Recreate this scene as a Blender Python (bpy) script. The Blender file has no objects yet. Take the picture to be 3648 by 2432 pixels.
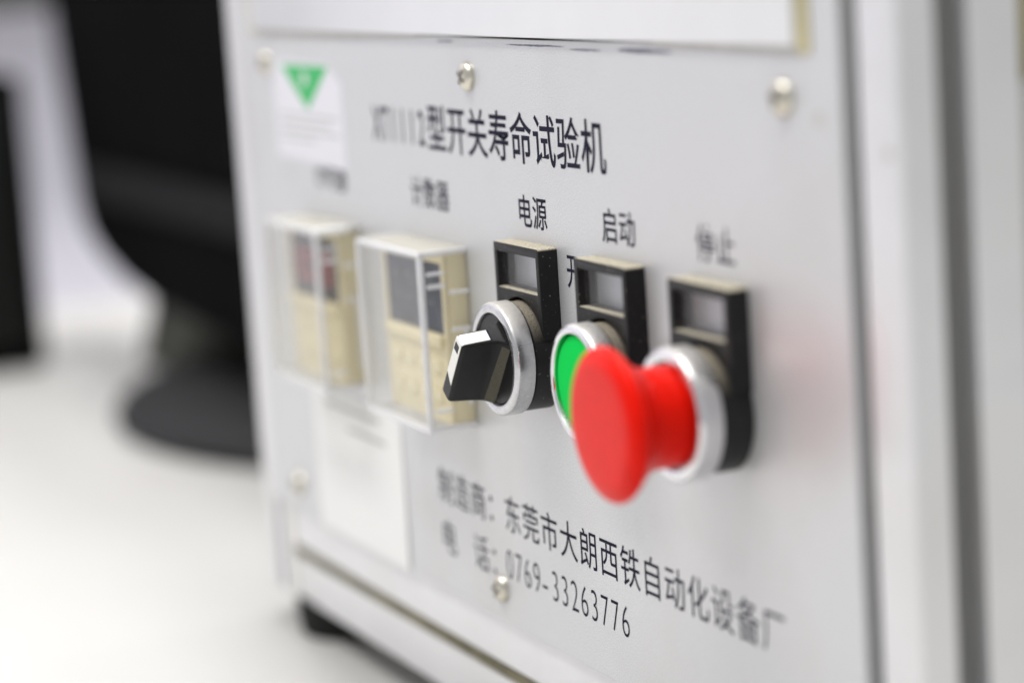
import bpy, bmesh, math, random
from mathutils import Vector, Matrix

random.seed(7)
S = 0.001                       # everything below is written in millimetres
sc = bpy.context.scene

# ------------------------------------------------------------------ camera
cam_d = bpy.data.cameras.new("camera")
cam = bpy.data.objects.new("camera", cam_d)
sc.collection.objects.link(cam)
sc.camera = cam
cam_d.sensor_width = 36.0
cam_d.sensor_fit = 'HORIZONTAL'
cam_d.lens = 89.72774
cam_d.clip_start = 0.01
cam_d.clip_end = 30
XR = Vector((0.40790343, 0.9106991, -0.06513019))      # camera right in world
DN = Vector((0.12053955, -0.12441519, -0.98487999))    # camera down
FW = Vector((-0.90503315, 0.39388517, -0.16052872))    # camera forward
XR.normalize(); DN = (DN - DN.dot(XR) * XR).normalized(); FW = XR.cross(DN).normalized()
if FW.x > 0: FW = -FW
cam.matrix_world = Matrix.Translation(Vector((599.071, -264.253, 108.484)) * S) @ Matrix((
    (XR.x, -DN.x, -FW.x, 0), (XR.y, -DN.y, -FW.y, 0), (XR.z, -DN.z, -FW.z, 0), (0, 0, 0, 1)))
cam_d.dof.use_dof = True
cam_d.dof.focus_distance = 0.637
cam_d.dof.aperture_fstop = 4.9
cam_d.dof.aperture_blades = 0

# ------------------------------------------------------------------ world, lamps, exposure
w = bpy.data.worlds.new("World"); sc.world = w; w.use_nodes = True
bg = w.node_tree.nodes["Background"]
bg.inputs[0].default_value = (0.955, 0.965, 0.985, 1)
bg.inputs[1].default_value = 0.57

def area(name, loc, target, sx, sy, power, col):
    l = bpy.data.lights.new(name, 'AREA'); l.shape = 'RECTANGLE'
    l.size = sx; l.size_y = sy; l.energy = power; l.color = col
    o = bpy.data.objects.new(name, l); sc.collection.objects.link(o)
    o.location = loc
    d = Vector(target) - Vector(loc)
    o.rotation_euler = d.to_track_quat('-Z', 'Y').to_euler()
    return o
area("ceiling_or_fill_lamp", (-0.2, -1.3, 3.0), (-0.2, -0.1, 0), 2.4, 0.5, 78, (1.0, 0.985, 0.96))
area("ceiling_or_fill_lamp", (-0.3, 0.9, 3.0), (-0.3, 0.3, 0), 2.4, 0.5, 60, (1.0, 0.985, 0.96))
area("ceiling_or_fill_lamp", (-0.7, 0.2, 3.0), (-1.7, 0.3, 0), 0.5, 2.4, 95, (1.0, 0.985, 0.98))  # added fill, aimed at the far wall to brighten it

sc.view_settings.view_transform = 'Standard'
sc.view_settings.look = 'None'
sc.view_settings.gamma = 1
sc.view_settings.exposure = 0.07
sc.cycles.max_bounces = 12
sc.cycles.transparent_max_bounces = 24

# ------------------------------------------------------------------ materials
MATS = {}
def srgb(r, g, b):
    def c(v):
        v /= 255.0
        return v / 12.92 if v <= 0.04045 else ((v + 0.055) / 1.055) ** 2.4
    return (c(r), c(g), c(b), 1)

def mat(name, col, rough=0.5, metal=0.0, noise=None, bump=None, dust=None, spec=None, coat=0.0,
        stain=None, emit=None, rough_var=0.0):
    """noise=(scale per mm, amount); bump=(scale per mm, strength, distance mm);
    dust=(colour, amount on upward faces, amount elsewhere); stain=(scale, colour, amount)"""
    m = bpy.data.materials.new(name); m.use_nodes = True
    nt = m.node_tree; n = nt.nodes; L = nt.links
    p = n["Principled BSDF"]
    p.inputs['Roughness'].default_value = rough
    p.inputs['Metallic'].default_value = metal
    if spec is not None: p.inputs['Specular IOR Level'].default_value = spec
    if coat:
        p.inputs['Coat Weight'].default_value = coat; p.inputs['Coat Roughness'].default_value = 0.08
    tc = n.new('ShaderNodeTexCoord'); mp = n.new('ShaderNodeMapping')
    mp.inputs['Scale'].default_value = (1000, 1000, 1000)
    geo = n.new('ShaderNodeNewGeometry')
    L.new(geo.outputs['Position'], mp.inputs['Vector'])
    def nz(scale, detail=3, rgh=0.55):
        t = n.new('ShaderNodeTexNoise'); t.inputs['Scale'].default_value = scale
        t.inputs['Detail'].default_value = detail; t.inputs['Roughness'].default_value = rgh
        L.new(mp.outputs[0], t.inputs['Vector']); return t
    def ramp(src, a, b):
        r = n.new('ShaderNodeMapRange'); r.inputs[1].default_value = a; r.inputs[2].default_value = b
        L.new(src, r.inputs[0]); return r.outputs[0]
    def mix(a, b, f, mode='MIX'):
        x = n.new('ShaderNodeMix'); x.data_type = 'RGBA'; x.blend_type = mode
        if isinstance(f, float): x.inputs[0].default_value = f
        else: L.new(f, x.inputs[0])
        for s, v in ((6, a), (7, b)):
            if isinstance(v, tuple): x.inputs[s].default_value = v
            else: L.new(v, x.inputs[s])
        return x.outputs[2]
    def mul(a, k):
        x = n.new('ShaderNodeMath'); x.operation = 'MULTIPLY'
        L.new(a, x.inputs[0])
        if isinstance(k, float): x.inputs[1].default_value = k
        else: L.new(k, x.inputs[1])
        return x.outputs[0]
    c = col
    if noise:
        t = nz(noise[0]); f = ramp(t.outputs['Fac'], 0.3, 0.7)
        lo = tuple(max(0, v * (1 - noise[1])) for v in col[:3]) + (1,)
        hi = tuple(min(1, v * (1 + noise[1])) for v in col[:3]) + (1,)
        c = mix(lo, hi, f)
    if stain:
        t = nz(stain[0], 4, 0.6); f = mul(ramp(t.outputs['Fac'], 0.5, 0.72), float(stain[2]))
        c = mix(c, stain[1], f)
    if dust:
        sx = n.new('ShaderNodeSeparateXYZ'); L.new(geo.outputs['Normal'], sx.inputs[0])
        up = ramp(sx.outputs['Z'], 0.35, 0.9)
        g = nz(1.8, 6, 0.8); gf = ramp(g.outputs['Fac'], 0.25, 0.56)
        f1 = mul(mul(up, gf), float(dust[1]))
        g2 = nz(1.6, 2, 0.5); gf2 = ramp(g2.outputs['Fac'], 0.69, 0.77)
        f2 = mul(gf2, float(dust[2]))
        ad = n.new('ShaderNodeMath'); ad.operation = 'MAXIMUM'
        L.new(f1, ad.inputs[0]); L.new(f2, ad.inputs[1])
        c = mix(c, dust[0], ad.outputs[0])
        rr = n.new('ShaderNodeMapRange'); rr.inputs[3].default_value = rough; rr.inputs[4].default_value = 0.95
        L.new(ad.outputs[0], rr.inputs[0]); L.new(rr.outputs[0], p.inputs['Roughness'])
        if metal > 0:
            rm = n.new('ShaderNodeMapRange'); rm.inputs[3].default_value = metal; rm.inputs[4].default_value = 0
            L.new(ad.outputs[0], rm.inputs[0]); L.new(rm.outputs[0], p.inputs['Metallic'])
    elif rough_var:
        t = nz(0.05, 4, 0.6)
        rr = n.new('ShaderNodeMapRange'); rr.inputs[1].default_value = 0.3; rr.inputs[2].default_value = 0.7
        rr.inputs[3].default_value = rough - rough_var; rr.inputs[4].default_value = rough + rough_var
        L.new(t.outputs['Fac'], rr.inputs[0]); L.new(rr.outputs[0], p.inputs['Roughness'])
    if isinstance(c, tuple): p.inputs['Base Color'].default_value = c
    else: L.new(c, p.inputs['Base Color'])
    if bump:
        t = nz(bump[0], 3, 0.6)
        b = n.new('ShaderNodeBump'); b.inputs['Strength'].default_value = bump[1]
        b.inputs['Distance'].default_value = bump[2] * S
        L.new(t.outputs['Fac'], b.inputs['Height']); L.new(b.outputs[0], p.inputs['Normal'])
    if emit:
        p.inputs['Emission Color'].default_value = emit[0]; p.inputs['Emission Strength'].default_value = emit[1]
    MATS[name] = m
    return m

def clear_mat(name, tint, haze, haze_col):
    m = bpy.data.materials.new(name); m.use_nodes = True
    nt = m.node_tree; n = nt.nodes; L = nt.links
    n.remove(n["Principled BSDF"]); out = n["Material Output"]
    tr = n.new('ShaderNodeBsdfTransparent'); tr.inputs[0].default_value = tint
    gl = n.new('ShaderNodeBsdfGlossy'); gl.inputs['Roughness'].default_value = 0.06
    df = n.new('ShaderNodeBsdfDiffuse'); df.inputs[0].default_value = haze_col
    lw = n.new('ShaderNodeLayerWeight'); lw.inputs[0].default_value = 0.5
    pw = n.new('ShaderNodeMath'); pw.operation = 'POWER'; pw.inputs[1].default_value = 4.0
    L.new(lw.outputs['Facing'], pw.inputs[0])
    fr = n.new('ShaderNodeMath'); fr.operation = 'MULTIPLY_ADD'; fr.inputs[1].default_value = 0.35; fr.inputs[2].default_value = 0.02
    L.new(pw.outputs[0], fr.inputs[0])
    m1 = n.new('ShaderNodeMixShader'); m1.inputs[0].default_value = haze
    L.new(tr.outputs[0], m1.inputs[1]); L.new(df.outputs[0], m1.inputs[2])
    m2 = n.new('ShaderNodeMixShader'); L.new(fr.outputs[0], m2.inputs[0])
    L.new(m1.outputs[0], m2.inputs[1]); L.new(gl.outputs[0], m2.inputs[2])
    L.new(m2.outputs[0], out.inputs['Surface'])
    return m

DUST = (0.62, 0.565, 0.44, 1)
M_panel = mat('silver_sprayed_panel', (0.59, 0.595, 0.605, 1), 0.43, 0.42, noise=(2.6, 0.17), bump=(3.2, 0.4, 0.05),
              stain=(0.012, (0.47, 0.455, 0.43, 1), 0.35))
M_alu = mat('anodised_aluminium', (0.68, 0.68, 0.69, 1), 0.36, 0.5, noise=(0.06, 0.03), bump=(2.0, 0.08, 0.03),
            stain=(0.03, (0.46, 0.43, 0.36, 1), 0.18))
M_plate = mat('white_plate', (0.76, 0.765, 0.79, 1), 0.35, 0.3, noise=(0.03, 0.02))
M_tan = mat('yellowed_adhesive', (0.48, 0.43, 0.26, 1), 0.6, noise=(0.15, 0.2))
M_tanp = mat('pale_adhesive', (0.56, 0.54, 0.45, 1), 0.6, noise=(0.15, 0.1))
M_greige = mat('greige_adhesive', (0.47, 0.46, 0.44, 1), 0.6, noise=(0.15, 0.1))
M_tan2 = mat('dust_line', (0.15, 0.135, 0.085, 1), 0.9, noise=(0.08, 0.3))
M_groove = mat('groove_shade', (0.10, 0.105, 0.10, 1), 0.6, 0.2)
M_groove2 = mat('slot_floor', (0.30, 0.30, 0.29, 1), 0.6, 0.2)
M_ink = mat('print_ink', (0.018, 0.018, 0.034, 1), 0.9, spec=0.1)
M_black = mat('black_plastic', (0.004, 0.004, 0.005, 1), 0.5, spec=0.32, noise=(0.5, 0.2), bump=(4, 0.15, 0.03),
              dust=(DUST, 0.95, 0.5))
M_blackc = mat('black_collar', (0.007, 0.007, 0.008, 1), 0.45, spec=0.32, bump=(3, 0.2, 0.04), dust=((0.34, 0.30, 0.23, 1), 0.85, 0.7))
M_knob = mat('knob_black', (0.005, 0.005, 0.006, 1), 0.42, spec=0.3, noise=(0.5, 0.15), bump=(5, 0.08, 0.02))
M_knobdust = mat('knob_foot_dust', (0.085, 0.079, 0.058, 1), 0.9, noise=(3.5, 0.3), bump=(4, 0.2, 0.03))
M_white = mat('white_insert', (0.74, 0.73, 0.69, 1), 0.35, noise=(0.6, 0.02))
M_ring = mat('satin_ring', (0.56, 0.56, 0.575, 1), 0.27, 0.95, noise=(0.5, 0.08), bump=(3, 0.1, 0.03),
             dust=((0.55, 0.51, 0.44, 1), 0.75, 0.25))
M_chrome = mat('chrome_ring', (0.70, 0.70, 0.72, 1), 0.06, 1.0, dust=((0.60, 0.56, 0.48, 1), 0.55, 0.0))
M_green = mat('green_cap', (0.0, 0.56, 0.075, 1), 0.6, spec=0.05, noise=(0.05, 0.03))
M_red = mat('red_mushroom', (0.70, 0.006, 0.001, 1), 0.38, noise=(0.25, 0.05), spec=0.2, bump=(0.8, 0.05, 0.05))
M_red.node_tree.nodes['Principled BSDF'].inputs['Specular Tint'].default_value = (1.0, 0.5, 0.42, 1)
M_cream = mat('cream_plastic', (0.82, 0.73, 0.49, 1), 0.5, noise=(0.05, 0.05))
M_key = mat('cream_key', (0.80, 0.72, 0.50, 1), 0.5)
M_lcd = mat('lcd_grey', (0.05, 0.058, 0.085, 1), 0.4, spec=0.2, noise=(0.12, 0.45))
M_led = mat('led_window', (0.025, 0.02, 0.028, 1), 0.3, spec=0.2)
M_digit = mat('lit_digit', (0.30, 0.02, 0.02, 1), 0.4, emit=((0.8, 0.06, 0.05, 1), 0.22))
M_seg = mat('lcd_segment', (0.10, 0.115, 0.13, 1), 0.5)
M_clear = clear_mat('clear_acrylic', (0.97, 0.97, 0.965, 1), 0.025, (0.82, 0.82, 0.80, 1))
M_clear1 = clear_mat('hazy_acrylic', (0.95, 0.95, 0.94, 1), 0.05, (0.84, 0.83, 0.80, 1))
M_rim = clear_mat('acrylic_edge', (0.95, 0.95, 0.96, 1), 0.65, (0.90, 0.90, 0.92, 1))
M_lens = clear_mat('legend_lens', (0.955, 0.96, 0.975, 1), 0.02, (0.5, 0.5, 0.5, 1))
M_dusty = clear_mat('dust_on_acrylic', (1, 1, 1, 1), 0.42, (0.80, 0.78, 0.70, 1))
M_highlight = mat('painted_highlight', (0.88, 0.88, 0.88, 1), 0.15)  # plain white, paints the highlight on the timer cover's edge
M_screw = mat('nickel_screw', (0.62, 0.59, 0.51, 1), 0.3, 1.0, noise=(0.6, 0.1))
M_recess = mat('screw_recess', (0.08, 0.07, 0.05, 1), 0.5)
M_paper = mat('paper', (0.77, 0.77, 0.76, 1), 0.8, noise=(0.02, 0.015))
M_sticker = mat('sticker_white', (0.69, 0.685, 0.73, 1), 0.5)
M_stgreen = mat('sticker_green', (0.0, 0.42, 0.09, 1), 0.45)
M_grey = mat('faint_print', (0.42, 0.42, 0.40, 1), 0.7)
M_rubber = mat('rubber', (0.008, 0.009, 0.008, 1), 0.7, spec=0.2, noise=(0.3, 0.2))
M_side = mat('side_sheet', (0.42, 0.43, 0.40, 1), 0.5, 0.2, noise=(0.03, 0.05))
M_bottom = mat('bottom_sheet', (0.35, 0.35, 0.34, 1), 0.6, 0.2)
M_olive = mat('olive_gasket', (0.20, 0.17, 0.05, 1), 0.7, noise=(0.05, 0.4))
M_mark = mat('dark_mark', (0.16, 0.17, 0.22, 1), 0.6, noise=(0.6, 0.5))
M_smudge = mat('smudge', (0.46, 0.45, 0.41, 1), 0.6)
M_desk = mat('desk_laminate', (0.48, 0.475, 0.46, 1), 0.42, noise=(0.004, 0.02), stain=(0.006, (0.455, 0.435, 0.405, 1), 0.35))
M_wall = mat('wall_paint', (0.84, 0.825, 0.88, 1), 0.8, noise=(0.003, 0.03))
M_dark = mat('dark_olive', (0.03, 0.032, 0.018, 1), 0.6)
M_mon = mat('monitor_black', (0.0035, 0.0035, 0.004, 1), 0.95, spec=0.03, noise=(0.01, 0.2))
M_bezel = mat('monitor_bezel', (0.010, 0.010, 0.011, 1), 0.8, spec=0.1)
M_neck = mat('stand_neck', (0.05, 0.052, 0.042, 1), 0.4, 0.4)
M_base = mat('stand_base', (0.009, 0.009, 0.010, 1), 0.7, spec=0.3)
M_spk = mat('speaker_black', (0.003, 0.003, 0.003, 1), 0.95, spec=0.05, noise=(0.3, 0.2))

# ------------------------------------------------------------------ helpers
WORG = {}
def link(o, parent, origin, label=None, cat=None, group=None, kind=None):
    sc.collection.objects.link(o)
    po = Vector((0, 0, 0))
    if parent is not None:
        o.parent = parent; po = WORG[parent]
    o.location = (Vector(origin) - po) * S
    WORG[o] = Vector(origin)
    if label: o['label'] = label
    if cat: o['category'] = cat
    if group: o['group'] = group
    if kind: o['kind'] = kind
    return o

def O(name, bm, material, parent=None, origin=(0, 0, 0), smooth=32, **kw):
    og = Vector(origin)
    for v in bm.verts: v.co = (v.co - og) * S
    bmesh.ops.recalc_face_normals(bm, faces=bm.faces)
    me = bpy.data.meshes.new(name); bm.to_mesh(me); bm.free()
    for m in (material if isinstance(material, (list, tuple)) else [material]): me.materials.append(m)
    if smooth:
        for p in me.polygons: p.use_smooth = True
        me.set_sharp_from_angle(angle=math.radians(smooth))
    return link(bpy.data.objects.new(name, me), parent, origin, **kw)

def E_(name, origin, **kw):
    return link(bpy.data.objects.new(name, None), None, origin, **kw)

def box(bm, x0, x1, y0, y1, z0, z1, bev=0.0, seg=2):
    b = bmesh.new()
    vs = [b.verts.new((x, y, z)) for x in (x0, x1) for y in (y0, y1) for z in (z0, z1)]
    for f in ((0, 1, 3, 2), (4, 6, 7, 5), (0, 4, 5, 1), (2, 3, 7, 6), (0, 2, 6, 4), (1, 5, 7, 3)):
        b.faces.new([vs[i] for i in f])
    bmesh.ops.recalc_face_normals(b, faces=b.faces)
    if bev: bmesh.ops.bevel(b, geom=b.edges[:], offset=bev, segments=seg, profile=0.5, affect='EDGES')
    me = bpy.data.meshes.new('t'); b.to_mesh(me); b.free(); bm.from_mesh(me); bpy.data.meshes.remove(me)
    return bm

def lathe(bm, prof, cx, cz, n=96, closed=False):
    """prof: list of (radius, y). axis along y through (cx, cz)."""
    rings = []
    for r, y in prof:
        if r < 1e-6: rings.append([bm.verts.new((cx, y, cz))])
        else: rings.append([bm.verts.new((cx + r * math.cos(2 * math.pi * i / n), y, cz + r * math.sin(2 * math.pi * i / n))) for i in range(n)])
    pairs = list(zip(rings, rings[1:])) + ([(rings[-1], rings[0])] if closed else [])
    for a, b in pairs:
        for i in range(n):
            j = (i + 1) % n
            if len(a) == 1 and len(b) == 1: continue
            if len(a) == 1: bm.faces.new((a[0], b[i], b[j]))
            elif len(b) == 1: bm.faces.new((a[i], b[0], a[j]))
            else: bm.faces.new((a[i], b[i], b[j], a[j]))
    return bm

def prism(bm, pts, axis, a, b):
    """extrude closed 2-D outline between a and b along axis ('y': pts are x,z; 'z': x,y; 'x': y,z)."""
    def P(p, t):
        return {'y': (p[0], t, p[1]), 'z': (p[0], p[1], t), 'x': (t, p[0], p[1])}[axis]
    va = [bm.verts.new(P(p, a)) for p in pts]; vb = [bm.verts.new(P(p, b)) for p in pts]
    n = len(pts)
    for i in range(n):
        j = (i + 1) % n
        bm.faces.new((va[i], va[j], vb[j], vb[i]))
    bm.faces.new(va); bm.faces.new(vb[::-1])
    return bm

def arc(cx, cy, r, a0, a1, n):
    return [(cx + r * math.cos(math.radians(a0 + (a1 - a0) * i / n)), cy + r * math.sin(math.radians(a0 + (a1 - a0) * i / n))) for i in range(n + 1)]

def text_bm(bm, chars, y, bold=0.006):
    """chars: list of (char, x_left_of_cell, z_base_of_em, em, width_scale)."""
    cu = bpy.data.curves.new('lettering', 'FONT')
    cu.size = 1.0; cu.resolution_u = 8; cu.offset = bold
    for ch, x, z, em, ws in chars:
        cu.body = ch; cu.offset = bold - (0.012 if ord(ch) < 256 and bold < 0.005 else 0)
        if ch == '-': ws *= 1.5; x -= .6
        o = bpy.data.objects.new('lettering', cu)
        me = o.to_mesh()
        if me and len(me.vertices):
            vv = [bm.verts.new((x + v.co.x * em * ws, y, z + v.co.y * em)) for v in me.vertices]
            for p in me.polygons:
                try: bm.faces.new([vv[i] for i in p.vertices])
                except ValueError: pass
        o.to_mesh_clear()
        bpy.data.objects.remove(o)
    bpy.data.curves.remove(cu)
    return bm

# ------------------------------------------------------------------ setting
TZ = -124.0
O('floor', box(bmesh.new(), -3200, 2500, -2500, 3200, -860, -850), M_wall, kind='structure')
O('wall', box(bmesh.new(), -1720, -1700, -2500, 3200, -850, 1500), M_wall, kind='structure')

desk = E_('desk', (0, 200, TZ - 30), label='wide white laminate desk top under the control cabinet and the monitor', cat='desk')
O('desk_top', box(bmesh.new(), -1075, 1300, -900, 1400, TZ - 30, TZ, 2.0), M_desk, desk, (0, 200, TZ - 30))
for x in (-1000, 1200):
    for yy in (-820, 1320):
        O('leg', box(bmesh.new(), x - 25, x + 25, yy - 25, yy + 25, -850, TZ - 30), M_alu, desk, (x, yy, -850))

# ------------------------------------------------------------------ cabinet
cab = E_('control_cabinet', (-27.5, 150, TZ), cat='control cabinet',
         label='silver metal control cabinet with Chinese lettering, two meters and three push buttons')
XL, XR_, ZB, ZT = -208.0, 153.0, -79.3, 79.6
TOP = 230.0
# main sheet: lies on the frame, up to the slots of the posts
PXL, PXR = -220.2, 162.6
bm_ = box(bmesh.new(), PXL, PXR, 0.0, 1.6, ZB + .3, 199.5, 0.2)
pan = O('front_panel', bm_, M_panel, cab, (-27.5, 0, 0), smooth=0)

# lettering, grid cells measured on the panel
def row(s, x0, zbase, em, pitch, half=None, ws=1.0):
    out = []; x = x0
    for ch in s:
        if ch == ' ': x += pitch / 2; continue
        if ord(ch) < 256:
            hp = pitch / 2
            out.append((ch, x + hp * 0.08, zbase, em, (half or 0.8)))
            x += hp
        else:
            out.append((ch, x + (pitch - em * ws) / 2, zbase, em, ws)); x += pitch
    return out
def letter(name, chars, bold=0.008):
    O(name, text_bm(bmesh.new(), chars, -0.06, bold), M_ink, cab, (chars[0][1], 0, chars[0][2]), smooth=0)
letter('title_lettering', row('XT1112型开关寿命试验机', -99.4, 49.7, 13.9, 14.05, 0.68), 0.009)
letter('timer_lettering', row('计时器', -152.9, 32.9, 9.2, 9.4))
letter('counter_lettering', row('计数器', -72.6, 32.9, 9.2, 9.4))
letter('power_lettering', row('电源', 0.9, 32.9, 9.0, 9.2))
letter('start_lettering', row('启动', 50.1, 33.0, 9.0, 9.2))
letter('stop_lettering', row('停止', 98.0, 33.0, 9.0, 9.2))
letter('on_lettering', row('开', 28.6, 19.8, 9.4, 9.4))
letter('maker_lettering', row('制造商：东莞市大朗西铁自动化设备厂', -67.9, -51.6, 11.0, 11.68), 0.001)
letter('phone_lettering', row('电  话：', -67.9, -66.6, 11.0, 11.68) + row('0769-33263776', -22.3, -65.9, 12.0, 11.65, 0.82), -0.002)

# uneven blue-grey marks below the upper plate
def dark_mark(x0, x1, z, h):
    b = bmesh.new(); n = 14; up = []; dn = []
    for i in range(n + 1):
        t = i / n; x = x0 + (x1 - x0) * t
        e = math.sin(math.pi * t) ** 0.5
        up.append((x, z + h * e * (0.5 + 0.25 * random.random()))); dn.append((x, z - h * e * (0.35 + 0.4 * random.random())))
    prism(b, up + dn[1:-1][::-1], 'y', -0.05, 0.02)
    O('dark_mark', b, M_mark, cab, (x0, 0, z), smooth=0)
dark_mark(0, 36, 78.6, 0.45); dark_mark(38, 56, 78.0, 0.4); dark_mark(64, 92, 78.3, 0.9); dark_mark(-46, -34, 78.9, 0.5)

def smudge(x, z, r, y):
    pts = [(x + r * (0.7 + .5 * random.random()) * math.cos(a * .5236), z + 1.2 * r * (0.7 + .5 * random.random()) * math.sin(a * .5236)) for a in range(12)]
    O('smudge', prism(bmesh.new(), pts, 'y', y - .04, y + .02), M_smudge, cab, (x, 0, z), smooth=0)
smudge(153.5, 66, 1.5, 0); smudge(176.5, 60, 1.3, 1.65); smudge(-190.5, -64, 1.6, 0)
# frame posts (extruded profile with slots) -------------------------------
def post_profile(x0, x1, side):
    """side=+1: outer side at x1 ; front at y=0.5"""
    y0, y1 = 1.65, 30.0; r = 1.6
    c = 164.6 if side > 0 else -222.6
    q = []
    q += arc(x0 + r, y0 + r, r, 180, 270, 4)
    q += [(c - 2.3, y0), (c - 2.3, y0 + 2.2), (c - 6, y0 + 2.2), (c - 6, y0 + 6.0), (c + 6, y0 + 6.0), (c + 6, y0 + 2.2), (c + 2.3, y0 + 2.2), (c + 2.3, y0)]
    q += arc(x1 - r, y0 + r, r, 270, 360, 4)
    if side > 0:
        q += [(x1, 9.6), (x1 - 1.8, 9.6), (x1 - 1.8, 8.6), (x1 - 7.5, 8.6), (x1 - 7.5, 18.3), (x1 - 1.8, 18.3), (x1 - 1.8, 17.3), (x1, 17.3)]
    q += arc(x1 - r, y1 - r, r, 0, 90, 4)
    q += arc(x0 + r, y1 - r, r, 90, 180, 4)
    if side < 0:
        q += [(x0, 17), (x0 + 1.8, 17), (x0 + 1.8, 18.5), (x0 + 6.5, 18.5), (x0 + 6.5, 10), (x0 + 1.8, 10), (x0 + 1.8, 11.5), (x0, 11.5)]
    return q
for x0, x1, sd in ((-237.5, -208.2, -1), (152.0, 181.8, 1)):
    p = O('frame_post', prism(bmesh.new(), post_profile(x0, x1, sd), 'z', -112.3, TOP), M_alu, cab, ((x0 + x1) / 2, 15, -112.3))
    c = 164.6 if sd > 0 else -222.6
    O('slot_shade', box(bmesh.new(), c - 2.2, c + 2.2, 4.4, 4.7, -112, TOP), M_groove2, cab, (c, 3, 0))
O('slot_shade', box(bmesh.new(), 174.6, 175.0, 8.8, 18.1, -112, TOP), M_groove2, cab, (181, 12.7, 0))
# rear posts
for x0, x1, sd in ((-237.5, -208.2, -1), (152.0, 181.8, 1)):
    O('frame_post', box(bmesh.new(), x0, x1, 300, 330, -112.3, TOP, 1.6), M_alu, cab, ((x0 + x1) / 2, 315, -112.3))

# bottom rail with front slot
def rail_profile():
    y0, y1, z0, z1 = 1.65, 30.0, -112.3, -76.5; r = 1.4; c = -95.0
    q = arc(y0 + r, z1 - r, r, 180, 90, 4)
    q += arc(y1 - r, z1 - r, r, 90, 0, 4)
    q += arc(y1 - r, z0 + r, r, 0, -90, 4)
    q += arc(y0 + r, z0 + r, r, 270, 180, 4)
    q += [(y0, c - 2.2), (y0 + 2.2, c - 2.2), (y0 + 2.2, c - 6), (y0 + 6, c - 6), (y0 + 6, c + 6), (y0 + 2.2, c + 6), (y0 + 2.2, c + 2.2), (y0, c + 2.2)]
    return q
O('bottom_rail', prism(bmesh.new(), rail_profile(), 'x', -208.0, 153.0), M_alu, cab, (-27.5, 15, -112.3))
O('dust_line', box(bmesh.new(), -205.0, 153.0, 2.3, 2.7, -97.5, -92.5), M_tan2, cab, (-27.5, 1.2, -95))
O('joint_grime', box(bmesh.new(), -208.5, -207.4, 1.45, 1.9, -112, -80), M_tan, cab, (-208, 0, -95))
for y0 in (270,):
    O('bottom_rail', box(bmesh.new(), -208, 153, 300, 330, -112.3, -80, 1.4), M_alu, cab, (-27.5, 315, -112.3))
O('top_rail', box(bmesh.new(), -208, 153, 1.65, 30, 199.9, TOP, 1.4), M_alu, cab, (-27.5, 15, 200))
O('top_rail', box(bmesh.new(), -208, 153, 300, 330, 200, TOP, 1.4), M_alu, cab, (-27.5, 315, 200))
for x0 in (-237.5, 151.6):
    O('side_rail', box(bmesh.new(), x0, x0 + 30.2, 30.2, 299.8, -112.3, -80, 1.4), M_alu, cab, (x0 + 15, 165, -112.3))
    O('side_rail', box(bmesh.new(), x0, x0 + 30.2, 30.2, 299.8, 200, TOP, 1.4), M_alu, cab, (x0 + 15, 165, 200))
O('side_panel', box(bmesh.new(), 175.5, 177.5, 30.2, 299.8, -79.8, 199.8), M_side, cab, (178, 165, 0))
O('side_panel', box(bmesh.new(), -233, -231, 30.2, 299.8, -79.8, 199.8), M_side, cab, (-232, 165, 0))
O('panel_gasket', box(bmesh.new(), 177.7, 179.8, 30.4, 33.2, 72, 199), M_olive, cab, (180, 31, 120))
O('top_panel', box(bmesh.new(), -236, 180.5, 3, 328, TOP + .2, TOP + 2.2, .5), M_side, cab, (-27, 165, TOP))
O('back_panel', box(bmesh.new(), -208, 153, 325, 327, -80, 200), M_side, cab, (-27, 326, 0))
O('bottom_panel', box(bmesh.new(), -207, 152, 30.4, 299.6, -111, -109), M_bottom, cab, (-27, 165, -110))
for fx in (-201, 146):
    for fy in (20.5, 305):
        b = bmesh.new()
        n = 48; r0, r1 = 21.0, 20.0
        rr = [[b.verts.new((fx + r * math.cos(2 * math.pi * i / n), fy + r * math.sin(2 * math.pi * i / n), z)) for i in range(n)]
              for r, z in ((r0, -112.35), (r0, -114.5), (r1, TZ + 1), (r1 - 1, TZ + .05))]
        for a, c in zip(rr, rr[1:]):
            for i in range(n): b.faces.new((a[i], a[(i + 1) % n], c[(i + 1) % n], c[i]))
        b.faces.new(rr[0]); b.faces.new(rr[-1])
        O('rubber_foot', b, M_rubber, cab, (fx, fy, TZ))

# upper plate with yellowed adhesive edging
O('upper_plate', box(bmesh.new(), -200, 147.2, -1.6, -0.02, 80.62, 199, 0.3), M_plate, cab, (-27, 0, 140))
O('adhesive_edge', box(bmesh.new(), 147.3, 151.8, -0.45, -0.02, 79.0, 199), M_tan, cab, (149.5, 0, 140))
O('adhesive_edge', box(bmesh.new(), -206.5, -200.1, -0.45, -0.02, 78.6, 199), M_tanp, cab, (-203, 0, 140))
O('adhesive_edge', prism(bmesh.new(), [(-200, 77.6), (-120, 78.3), (-62, 79.5), (-38, 80.3), (-38, 80.58), (-200, 80.58)], 'y', -0.45, -0.02), M_greige, cab, (-120, 0, 79), smooth=0)
O('adhesive_edge', prism(bmesh.new(), [(70, 80.2), (95, 79.2), (147.2, 78.7), (147.2, 80.58), (70, 80.58)], 'y', -0.45, -0.02), M_greige, cab, (110, 0, 79), smooth=0)
O('plate_edge_shade', prism(bmesh.new(), [(-60, 80.4), (-20, 80.1), (20, 80.0), (60, 80.15), (84, 80.4), (84, 80.6), (-60, 80.6)], 'y', -0.6, -0.02), M_rubber, cab, (0, 0, 80), smooth=0)  # dark strip laid on as the shade under the plate's lower edge

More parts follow.
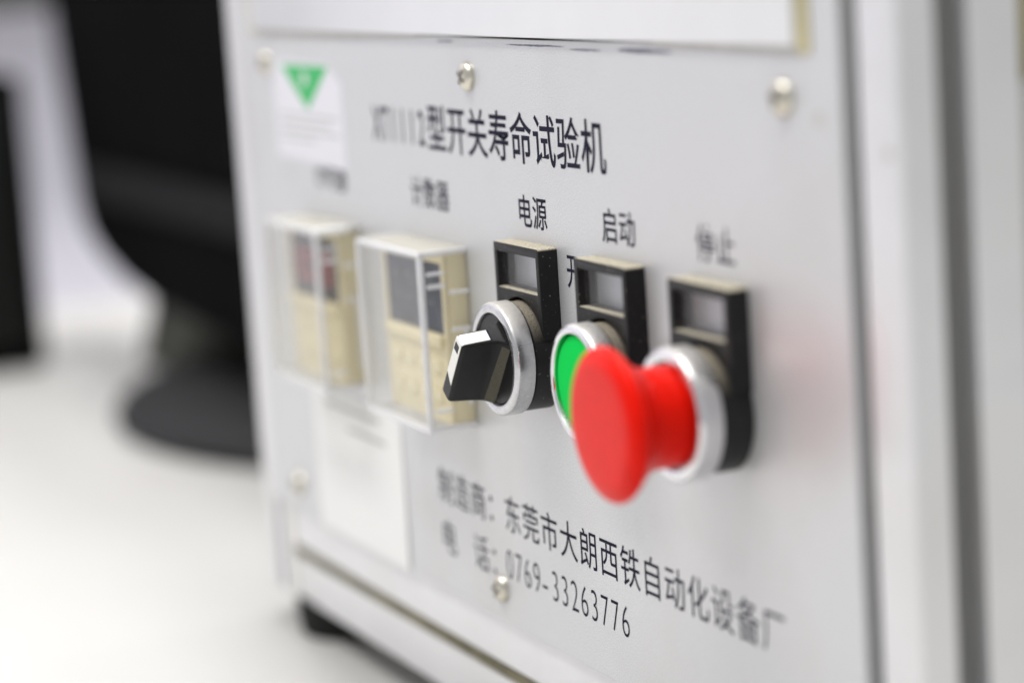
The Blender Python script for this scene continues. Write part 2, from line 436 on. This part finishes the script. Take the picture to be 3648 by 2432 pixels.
# screws ------------------------------------------------------------------
def screw(x, z, rot):
    R = 3.9
    b = lathe(bmesh.new(), [(R, -0.02), (R, -0.5), (R * .94, -1.15), (R * .78, -1.75), (R * .55, -2.15), (R * .3, -2.35), (0, -2.42)], x, z, 48)
    s = O('screw', b, M_screw, cab, (x, 0, z))
    b = bmesh.new()
    for a in (rot, rot + 90):
        ca, sa = math.cos(math.radians(a)), math.sin(math.radians(a))
        L_, W_ = 2.1, 0.42
        pts = [(x + ca * u - sa * v, z + sa * u + ca * v) for u, v in ((-L_, -W_), (L_, -W_), (L_, W_), (-L_, W_))]
        prism(b, pts, 'y', -2.44 - (0.012 if a == rot else 0), -2.0)
    O('cross_recess', b, M_recess, s, (x, -2.4, z), smooth=0)
for x in (-192, -25.5, 140):
    for z in (69.8, -69.8): screw(x, z, random.uniform(0, 90))

# buttons -----------------------------------------------------------------
def holder(cx, parent):
    hw, zt, yf = 13.95, 28.5, -5.3
    zc = 0.0; r = 15.0
    zs = math.sqrt(r * r - hw * hw)
    a0 = math.degrees(math.atan2(zs, hw))
    outer = [(cx - hw, zs)] 
    arcp = arc(cx, zc, r, 180 - a0, a0, 40)
    c = 0.9
    outline = arcp + arc(cx + hw - c, zt - c, c, 0, 90, 4) + arc(cx - hw + c, zt - c, c, 90, 180, 4)
    wi = [(cx - 11.9, 16.8), (cx + 11.9, 16.8), (cx + 11.9, 26.0), (cx - 11.9, 26.0)]
    b = bmesh.new()
    # lower web (between window and arc), top bar, side bars as one welded frame
    ys = (-0.02, yf)
    def V(p, y): return b.verts.new((p[0], y, p[1]))
    of = [V(p, yf) for p in outline]; ob = [V(p, -0.02) for p in outline]
    wf = [V(p, yf) for p in wi]; wb = [V(p, -0.02) for p in wi]
    n = len(outline)
    for i in range(n): b.faces.new((of[i], of[(i + 1) % n], ob[(i + 1) % n], ob[i]))
    for i in range(4): b.faces.new((wf[i], wf[(i + 1) % 4], wb[(i + 1) % 4], wb[i]))
    # front and back ring faces through bridging: split outline at 4 places
    iR = len(arcp) - 1            # right end of arc
    iTR = iR + 3; iTL = iTR + 5
    segs = [(0, iR, 0, 1), (iR, iTR, 1, 2), (iTR, iTL, 2, 3)]
    for fo, fw in ((of, wf), (ob, wb)):
        b.faces.new([fo[i] for i in range(0, iR + 1)] + [fw[1], fw[0]])
        b.faces.new([fo[i] for i in range(iR, iTR + 1)] + [fw[2], fw[1]])
        b.faces.new([fo[i] for i in range(iTR, iTL + 1)] + [fw[3], fw[2]])
        b.faces.new([fo[i] for i in list(range(iTL, n)) + [0]] + [fw[0], fw[3]])
    bmesh.ops.recalc_face_normals(b, faces=b.faces)
    es = [e for e in b.edges if len(e.link_faces) == 2 and e.calc_face_angle(0) > 0.9 and
          all(abs(v.co.y - yf) < .01 for v in e.verts)]
    bmesh.ops.bevel(b, geom=es, offset=0.35, segments=2, profile=0.5, affect='EDGES')
    h_ = O('label_holder', b, M_black, parent, (cx, 0, 22))
    O('legend_plate', box(bmesh.new(), cx - 11.85, cx + 11.85, -3.7, -2.9, 16.85, 25.95, .15), M_lens, parent, (cx, -3, 21), smooth=0)
    O('plate_seat', box(bmesh.new(), cx - 11.85, cx + 11.85, -2.85, -0.03, 16.82, 16.95), M_knob, parent, (cx, -1, 17), smooth=0)
    return h_

def collar(cx, name, label=None):
    b = lathe(bmesh.new(), [(0, -0.01), (14.1, -0.01), (14.1, -7.4), (13.5, -7.9), (9, -7.9), (0, -7.9)], cx, 0, 96)
    return O(name, b, M_blackc, cab, (cx, 0, 0), **({'label': label} if label else {}))

def ring(cx, parent, m, r=14.6, y0=-8.0, yl=-12.2, yf=-13.4, ri=11.9, name='metal_ring'):
    pr = [(13.4, y0), (r - .15, y0 - .02), (r, y0 - .2), (r, yl)]
    # rounded front lip
    k = 8
    for i in range(1, k + 1):
        a = math.pi / 2 * i / k
        pr.append((r - 1.5 + 1.5 * math.cos(a), yl - (abs(yf - yl)) * math.sin(a)))
    pr += [(ri + .5, yf), (ri + .15, yf + .15), (ri, yf + .5), (ri, y0 - 1.2)]
    return O(name, lathe(bmesh.new(), pr, cx, 0, 128), m, parent, (cx, -10, 0), smooth=40)

# power selector
CX = 9.75
sw = collar(CX, 'selector_switch')
holder(CX, sw)
ring(CX, sw, M_ring)
O('knob_disc', lathe(bmesh.new(), [(11.75, -9.2), (11.75, -12.2), (11.4, -12.55), (0, -12.6)], CX, 0, 96), M_knob, sw, (CX, -12, 0))
KZ = -0.7; TH = math.radians(52)
U = (math.cos(TH), math.sin(TH)); Vv = (math.sin(TH), -math.cos(TH))
def K(u, v, y): return (CX + U[0] * u + Vv[0] * v, y, KZ + U[1] * u + Vv[1] * v)
def rrect(hu0, hu1, hv, r, y, k=4):
    pts = []
    for su, sv, a0 in ((1, 1, 0), (-1, 1, 90), (-1, -1, 180), (1, -1, 270)):
        cu_ = (hu1 - r) if su > 0 else (-hu0 + r); cv_ = sv * (hv - r)
        for i in range(k + 1):
            a = math.radians(a0 + 90 * i / k)
            pts.append(K(cu_ + r * math.cos(a), cv_ + r * math.sin(a), y))
    return pts
b = bmesh.new()
secs = [(11.2, 10.6, 5.0, 1.0, -12.5), (11.2, 10.5, 3.9, 1.0, -13.6), (11.1, 10.45, 3.1, .9, -15.0), (11.0, 10.4, 2.75, .8, -16.8), (10.8, 10.2, 2.6, .7, -19),
        (10.4, 9.8, 2.4, .6, -23.6), (10.2, 9.6, 2.25, .6, -24.3), (9.8, 9.3, 1.95, .5, -24.7)]
rings = [[b.verts.new(p) for p in rrect(*s)] for s in secs]
for a, c in zip(rings, rings[1:]):
    n = len(a)
    for i in range(n): b.faces.new((a[i], a[(i + 1) % n], c[(i + 1) % n], c[i]))
b.faces.new(rings[0]); b.faces.new(rings[-1])
kn = O('knob_lever', b, [M_knob], sw, (CX, -18, KZ), smooth=35)
# dusty foot on the camera-side flare
b = bmesh.new(); A = []; B = []
for i in range(9):
    t = i / 8; u = 9.3 - 19.6 * t; wv = 0.5 + 0.5 * t
    A.append(b.verts.new(K(u, 5.03, -12.62))); B.append((u, wv))
C1 = [b.verts.new(K(u, 3.95, -13.62)) for u, _ in B]
C2 = [b.verts.new(K(u, 3.95 - 0.8 * wv, -13.62 - 1.4 * wv)) for u, wv in B]
for r0, r1 in ((A, C1), (C1, C2)):
    for i in range(8): b.faces.new((r0[i], r0[i + 1], r1[i + 1], r1[i]))
O('dust_film', b, M_knobdust, sw, (CX, -13, KZ))
# white indicator: end face strip + front strip
b = bmesh.new()
def quadprism(b, P8):
    v = [b.verts.new(p) for p in P8]
    for f in ((0, 1, 2, 3), (7, 6, 5, 4), (0, 4, 5, 1), (1, 5, 6, 2), (2, 6, 7, 3), (3, 7, 4, 0)): b.faces.new([v[i] for i in f])
wv = 1.72
quadprism(b, [K(9.4, -wv, -17.0), K(9.4, wv, -17.0), K(9.2, wv, -24.2), K(9.2, -wv, -24.2),
              K(10.56, -wv, -17.0), K(10.56, wv, -17.0), K(10.02, wv, -24.2), K(10.02, -wv, -24.2)])
ind = O('indicator_insert', b, M_white, sw, (CX, -20, KZ), smooth=0)
b = bmesh.new()
tri = [(9.75, -wv), (9.75, wv), (-4.6, wv), (-2.6, -wv)]
f0 = [b.verts.new(K(u, v, -24.2)) for u, v in tri]; f1 = [b.verts.new(K(u, v, -24.86)) for u, v in tri]
for i in range(4): b.faces.new((f0[i], f0[(i + 1) % 4], f1[(i + 1) % 4], f1[i]))
b.faces.new(f0); b.faces.new(f1)
f0 = [K(9.2, -wv, -24.19), K(9.2, wv, -24.19), K(10.02, wv, -24.19), K(10.02, -wv, -24.19)]
O('indicator_insert', b, M_white, sw, (CX, -24.5, KZ), smooth=0)
b = bmesh.new(); pts4 = [(8.4, -1.35), (8.4, .95), (5.9, .95), (5.9, -1.35)]
f0 = [b.verts.new(K(u, v, -24.8)) for u, v in pts4]; f1 = [b.verts.new(K(u, v, -24.9)) for u, v in pts4]
for i in range(4): b.faces.new((f0[i], f0[(i + 1) % 4], f1[(i + 1) % 4], f1[i]))
b.faces.new(f1)
O('indicator_mark', b, M_knob, sw, (CX, -24.8, KZ), smooth=0)
b = bmesh.new()
quadprism(b, [K(9.6, -1.9, -16.5), K(9.6, 1.9, -16.5), K(9.6, 1.9, -16.95), K(9.6, -1.9, -16.95),
              K(10.5, -1.9, -16.5), K(10.5, 1.9, -16.5), K(10.48, 1.9, -16.95), K(10.48, -1.9, -16.95)])
O('insert_gap', b, M_ink, sw, (CX, -15.3, KZ), smooth=0)

# green start button
CX2 = 58.0
st = collar(CX2, 'start_button')
holder(CX2, st)
ring(CX2, st, M_chrome, ri=12.3)
O('green_cap', lathe(bmesh.new(), [(11.9, -9.2), (11.9, -11.9), (11.5, -12.35), (10.8, -12.5), (0, -12.6)], CX2, 0, 96), M_green, st, (CX2, -12, 0))

# red mushroom stop
CX3 = 107.0
sp = collar(CX3, 'stop_button')
holder(CX3, sp)
ring(CX3, sp, M_chrome, r=15.1, yl=-12.8, yf=-14.2, ri=12.2)
O('base_washer', lathe(bmesh.new(), [(11.9, -9.2), (11.9, -12.6), (11.4, -13.0), (9, -13.1)], CX3, 0, 96), M_chrome, sp, (CX3, -12, 0))
pr = [(11.3, -12.4), (11.3, -16.0), (11.35, -19.0), (11.6, -20.4), (12.1, -21.8), (12.9, -23.1), (14.0, -24.4), (15.2, -25.6), (16.3, -26.7),
      (17.0, -27.5), (17.35, -28.2), (17.3, -28.8), (16.9, -29.4), (16.2, -29.9), (15.2, -30.4), (14.2, -30.75), (13.4, -30.9), (12.6, -30.95), (8, -31.0), (0, -31.05)]
O('mushroom_head', lathe(bmesh.new(), pr, CX3, 0, 128), M_red, sp, (CX3, -25, 0), smooth=60)

# meters ------------------------------------------------------------------
def meter(cx, name, zc, led, clear):
    h = 23.6; yf = -7.0
    b = bmesh.new()
    box(b, cx - 22.6, cx + 22.6, yf + .9, -0.02, zc - h, zc + h, .5)
    # bezel: sides, top and lower block stand proud, display recessed
    box(b, cx - 22.6, cx - 20.4, yf, yf + .92, zc - h, zc + h, .25)
    box(b, cx + 20.4, cx + 22.6, yf, yf + .92, zc - h, zc + h, .25)
    box(b, cx - 20.4, cx + 20.4, yf, yf + .92, zc + 20.6, zc + h, .25)
    box(b, cx - 20.4, cx + 20.4, yf - .05, yf + .92, zc - h, zc + 1.0, .25)
    m = O(name, b, M_cream, cab, (cx, 0, zc))
    O('bezel_lip', box(bmesh.new(), cx - 20.8, cx + 20.8, yf - 1.5, yf + .2, zc - 2.4, zc + .9, .7, 3), M_cream, m, (cx, yf, zc))
    O('display_window', box(bmesh.new(), cx - 20.2, cx + 20.2, yf + .3, yf + .95, zc + 1.05, zc + 20.4), M_led if led else M_lcd, m, (cx, yf, zc + 10), smooth=0)
    b = bmesh.new()
    seg = {0: 'abcdef', 1: 'bc', 2: 'abged', 8: 'abcdefg'}
    for k in range(4):
        ox = cx - 15.5 + k * 8.2; oz = zc + (6.0 if led else 8.5); wd, hg, t = 5.0, (9.5 if led else 7.5), 1.0
        g = {'a': (0, hg - t, wd, hg), 'd': (0, 0, wd, t), 'g': (0, hg / 2 - t / 2, wd, hg / 2 + t / 2),
             'f': (0, hg / 2 + .55, t, hg - t - .05), 'e': (0, t + .05, t, hg / 2 - .55), 'b': (wd - t, hg / 2 + .55, wd, hg - t - .05), 'c': (wd - t, t + .05, wd, hg / 2 - .55)}
        for s_ in seg[(8, 0, 2, 8)[k] if led else 0]:
            x0, z0, x1, z1 = g[s_]
            box(b, ox + x0, ox + x1, yf + .2, yf + .29, oz + z0, oz + z1)
    O('display_digits', b, M_digit if led else M_seg, m, (cx, yf, zc + 10), smooth=0)
    for k in range(4):
        kx = cx - 14.5 + k * 9.6
        O('key', box(bmesh.new(), kx - 3.1, kx + 3.1, yf - .6, yf + .1, zc - 10.2, zc - 6.0, .5), M_key, m, (kx, yf, zc - 8))
        O('key', box(bmesh.new(), kx - 3.1, kx + 3.1, yf - .6, yf + .1, zc - 18.6, zc - 14.4, .5), M_key, m, (kx, yf, zc - 16))
    # dust cover
    hx, hz, yc, t = 23.9, 24.9, -14.6, 1.0
    b = bmesh.new()
    x0, x1, z0, z1 = cx - hx, cx + hx, zc - hz, zc + hz
    box(b, x0 + t, x1 - t, yc, yc + t, z0 + t, z1 - t)
    box(b, x0, x0 + t, yc + t, -.05, z0 + t, z1 - t); box(b, x1 - t, x1, yc + t, -.05, z0 + t, z1 - t)
    box(b, x0 + t, x1 - t, yc + t, -.05, z1 - t, z1); box(b, x0 + t, x1 - t, yc + t, -.05, z0, z0 + t)
    O('dust_cover', b, clear, m, (cx, yc, zc), smooth=0)
    b = bmesh.new(); e = 1.7
    for xa in (x0, x1 - e):
        for za in (z0, z1 - e): box(b, xa, xa + e, yc + e, -.05, za, za + e, .35)
        box(b, xa, xa + e, yc, yc + e, z0 + e, z1 - e, .35)
    for za in (z0, z1 - e): box(b, x0, x1, yc, yc + e, za, za + e, .35)
    O('cover_edge', b, M_rim, m, (cx, yc, zc))
    O('cover_dust', box(bmesh.new(), x0 + 1, x1 - 1, yc + 1.5, -.3, z1 + .02, z1 + .08), M_dusty, m, (cx, -7, z1), smooth=0)
    if led:
        O('corner_highlight', box(bmesh.new(), x1 - 1.9, x1 + .3, yc - .2, -3.5, z1 - 2.0, z1 + .35, .9, 4), M_highlight, m, (x1, -7, z1))  # white bar standing in for the highlight along this edge
    b = bmesh.new()      # moulded latch ribs on the right wall and front
    box(b, x1, x1 + .7, -6.2, -0.4, zc + 12.6, zc + 13.7, .3)
    box(b, x1, x1 + .7, -6.2, -0.4, zc + 2.4, zc + 3.5, .3)
    box(b, x1, x1 + .7, -2.6, -1.4, zc - 18, zc + 2.4, .3)
    box(b, x1, x1 + .7, -12.6, -7.4, zc + 18.2, zc + 19.2, .3)
    box(b, x1, x1 + .7, -12.6, -7.4, zc + 14.6, zc + 15.9, .3)
    box(b, x1, x1 + .7, -12.6, -7.4, zc - 19.5, zc - 18.3, .3)
    O('cover_latch', b, M_rim, m, (x1, -4, zc))
    return m
meter(-58.4, 'counter_meter', -1.4, False, M_clear)
meter(-141.0, 'timer_meter', -2.0, True, M_clear1)

# ------------------------------------------------------------------ sticker and paper
stk = E_('certificate_sticker', (-157, 0, 55), cat='sticker',
         label='white inspection sticker with green triangle at the upper left of the panel')
pts = [(-186.5, 40.3), (-123.6, 38.6), (-123.2, 64.5), (-135.5, 70.6), (-186, 71.2)]
O('sticker_sheet', prism(bmesh.new(), pts, 'y', -0.12, -0.01), M_sticker, stk, (-157, 0, 55), smooth=0)
b = bmesh.new()
T = [(-177.5, 69.6), (-134.0, 69.8), (-154.6, 56.0)]
prism(b, T, 'y', -0.17, -0.13); O('green_triangle', b, M_stgreen, stk, (-155, 0, 64), smooth=0)
b = bmesh.new()
prism(b, arc(-156.0, 65.6, 2.3, 0, 345, 23), 'y', -0.21, -0.18); O('white_disc', b, M_sticker, stk, (-156, 0, 64.8), smooth=0)
for z, x0, x1 in ((53.6, -182, -128), (51.0, -182, -136), (48.4, -182, -128), (45.8, -182, -150)):
    O('printed_line', box(bmesh.new(), x0, x1, -0.17, -0.13, z, z + .7), M_grey, stk, (x0, 0, z), smooth=0)

b = bmesh.new()
n = 12; th = 0.12
cols = []
for i in range(n + 1):
    z = -32.5 - (79.0 - 32.5) * i / n
    bow = -0.14 - 0.25 * math.sin(math.pi * i / n * .5) * (i / n)
    cols.append([b.verts.new((x, bow + o, z)) for x in (-171.0, -94.0) for o in (0, -th)])
for a, c in zip(cols, cols[1:]):
    b.faces.new((a[1], a[3], c[3], c[1])); b.faces.new((a[0], c[0], c[2], a[2]))
    b.faces.new((a[0], a[1], c[1], c[0])); b.faces.new((a[2], c[2], c[3], a[3]))
b.faces.new(cols[0][:2] + cols[0][:1:-1]); b.faces.new(cols[-1][:2] + cols[-1][:1:-1])
pp = E_('paper_note', (-132, -0.3, -56), cat='paper note', label='blank white paper sheet hanging on the panel below the timer meter')
O('paper_sheet', b, M_paper, pp, (-132, -0.3, -56))
for z, x0, x1 in ((-37.2, -158, -112), (-43.6, -140, -108)):
    O('printed_line', box(bmesh.new(), x0, x1, -0.42, -0.30, z, z + 1.2), M_grey, pp, (x0, 0, z), smooth=0)

# ------------------------------------------------------------------ background: monitor and speaker
mon = E_('desktop_monitor', (-700, 240, TZ), cat='monitor', label='black desktop monitor on an oval stand behind the cabinet')
out = [(-890, 330), (-846, 84), (-826, -4), (-820, -30), (-808, -45), (-780, -56), (-740, -65), (-690, -71), (-600, -74), (-543, -75), (-290, -76), (-290, 330)]
O('monitor_shell', prism(bmesh.new(), out, 'y', 92, 175), M_mon, mon, (-600, 130, -50), smooth=30)
O('bezel', box(bmesh.new(), -804, -292, 88.5, 92.2, -27, -5, 1.0), M_bezel, mon, (-560, 90, -16))
b = bmesh.new(); box(b, -800, -300, 90.8, 92.2, 2, 300)
O('screen', b, M_mon, mon, (-560, 91, 150), smooth=0)
b = bmesh.new()
n = 28; lo = []; hi = []
for i in range(n):
    a = 2 * math.pi * i / n
    lo.append(b.verts.new((-720 + 62 * math.cos(a), 157 + 62 * math.sin(a), -110)))
    hi.append(b.verts.new((-700 + 52 * math.cos(a), 154 + 52 * math.sin(a), -60)))
for i in range(n): b.faces.new((lo[i], lo[(i + 1) % n], hi[(i + 1) % n], hi[i]))
b.faces.new(lo); b.faces.new(hi)
O('stand_neck', b, M_neck, mon, (-710, 168, -110))
b = bmesh.new(); n = 72
prof = [(0, 0.0), (.96, 0.0), (1.0, 4), (.985, 10), (.94, 15), (.84, 19.5), (.65, 23), (.4, 25), (0, 26)]
rs = []
for k, (r, h) in enumerate(prof):
    if r == 0: rs.append([b.verts.new((-577, 252, TZ + .3 + h))])
    else: rs.append([b.verts.new((-577 + 207 * r * math.cos(2 * math.pi * i / n), 252 + 207 * r * math.sin(2 * math.pi * i / n), TZ + .3 + h)) for i in range(n)])
for a, c in zip(rs, rs[1:]):
    for i in range(n):
        j = (i + 1) % n
        if len(a) == 1: b.faces.new((a[0], c[i], c[j]))
        elif len(c) == 1: b.faces.new((a[i], c[0], a[j]))
        else: b.faces.new((a[i], c[i], c[j], a[j]))
O('stand_base', b, M_base, mon, (-584, 245, TZ), smooth=50)

spk = E_('loudspeaker', (-870, 0, TZ), cat='speaker', label='small black box speaker at the left edge of the desk')
O('speaker_body', box(bmesh.new(), -935, -835, -60, 70, TZ + .3, 44, 6, 3), M_spk, spk, (-870, 0, TZ))
b = bmesh.new(); box(b, -835, -833, -50, 60, TZ + 14, 34, .8)
O('grille', b, M_rubber, spk, (-834, 0, -40))

shelf = E_('wall_cupboard', (-1640, 300, 66), cat='cupboard', label='dark cupboard on the far wall at the top left corner')
O('cupboard_body', box(bmesh.new(), -1699, -1560, -300, 900, 66, 420, 4), M_dark, shelf, (-1640, 300, 66))
for y0 in (-290, 305):
    O('door', box(bmesh.new(), -1560, -1555, y0, y0 + 590, 72, 414, 1), M_dark, shelf, (-1558, y0, 66))
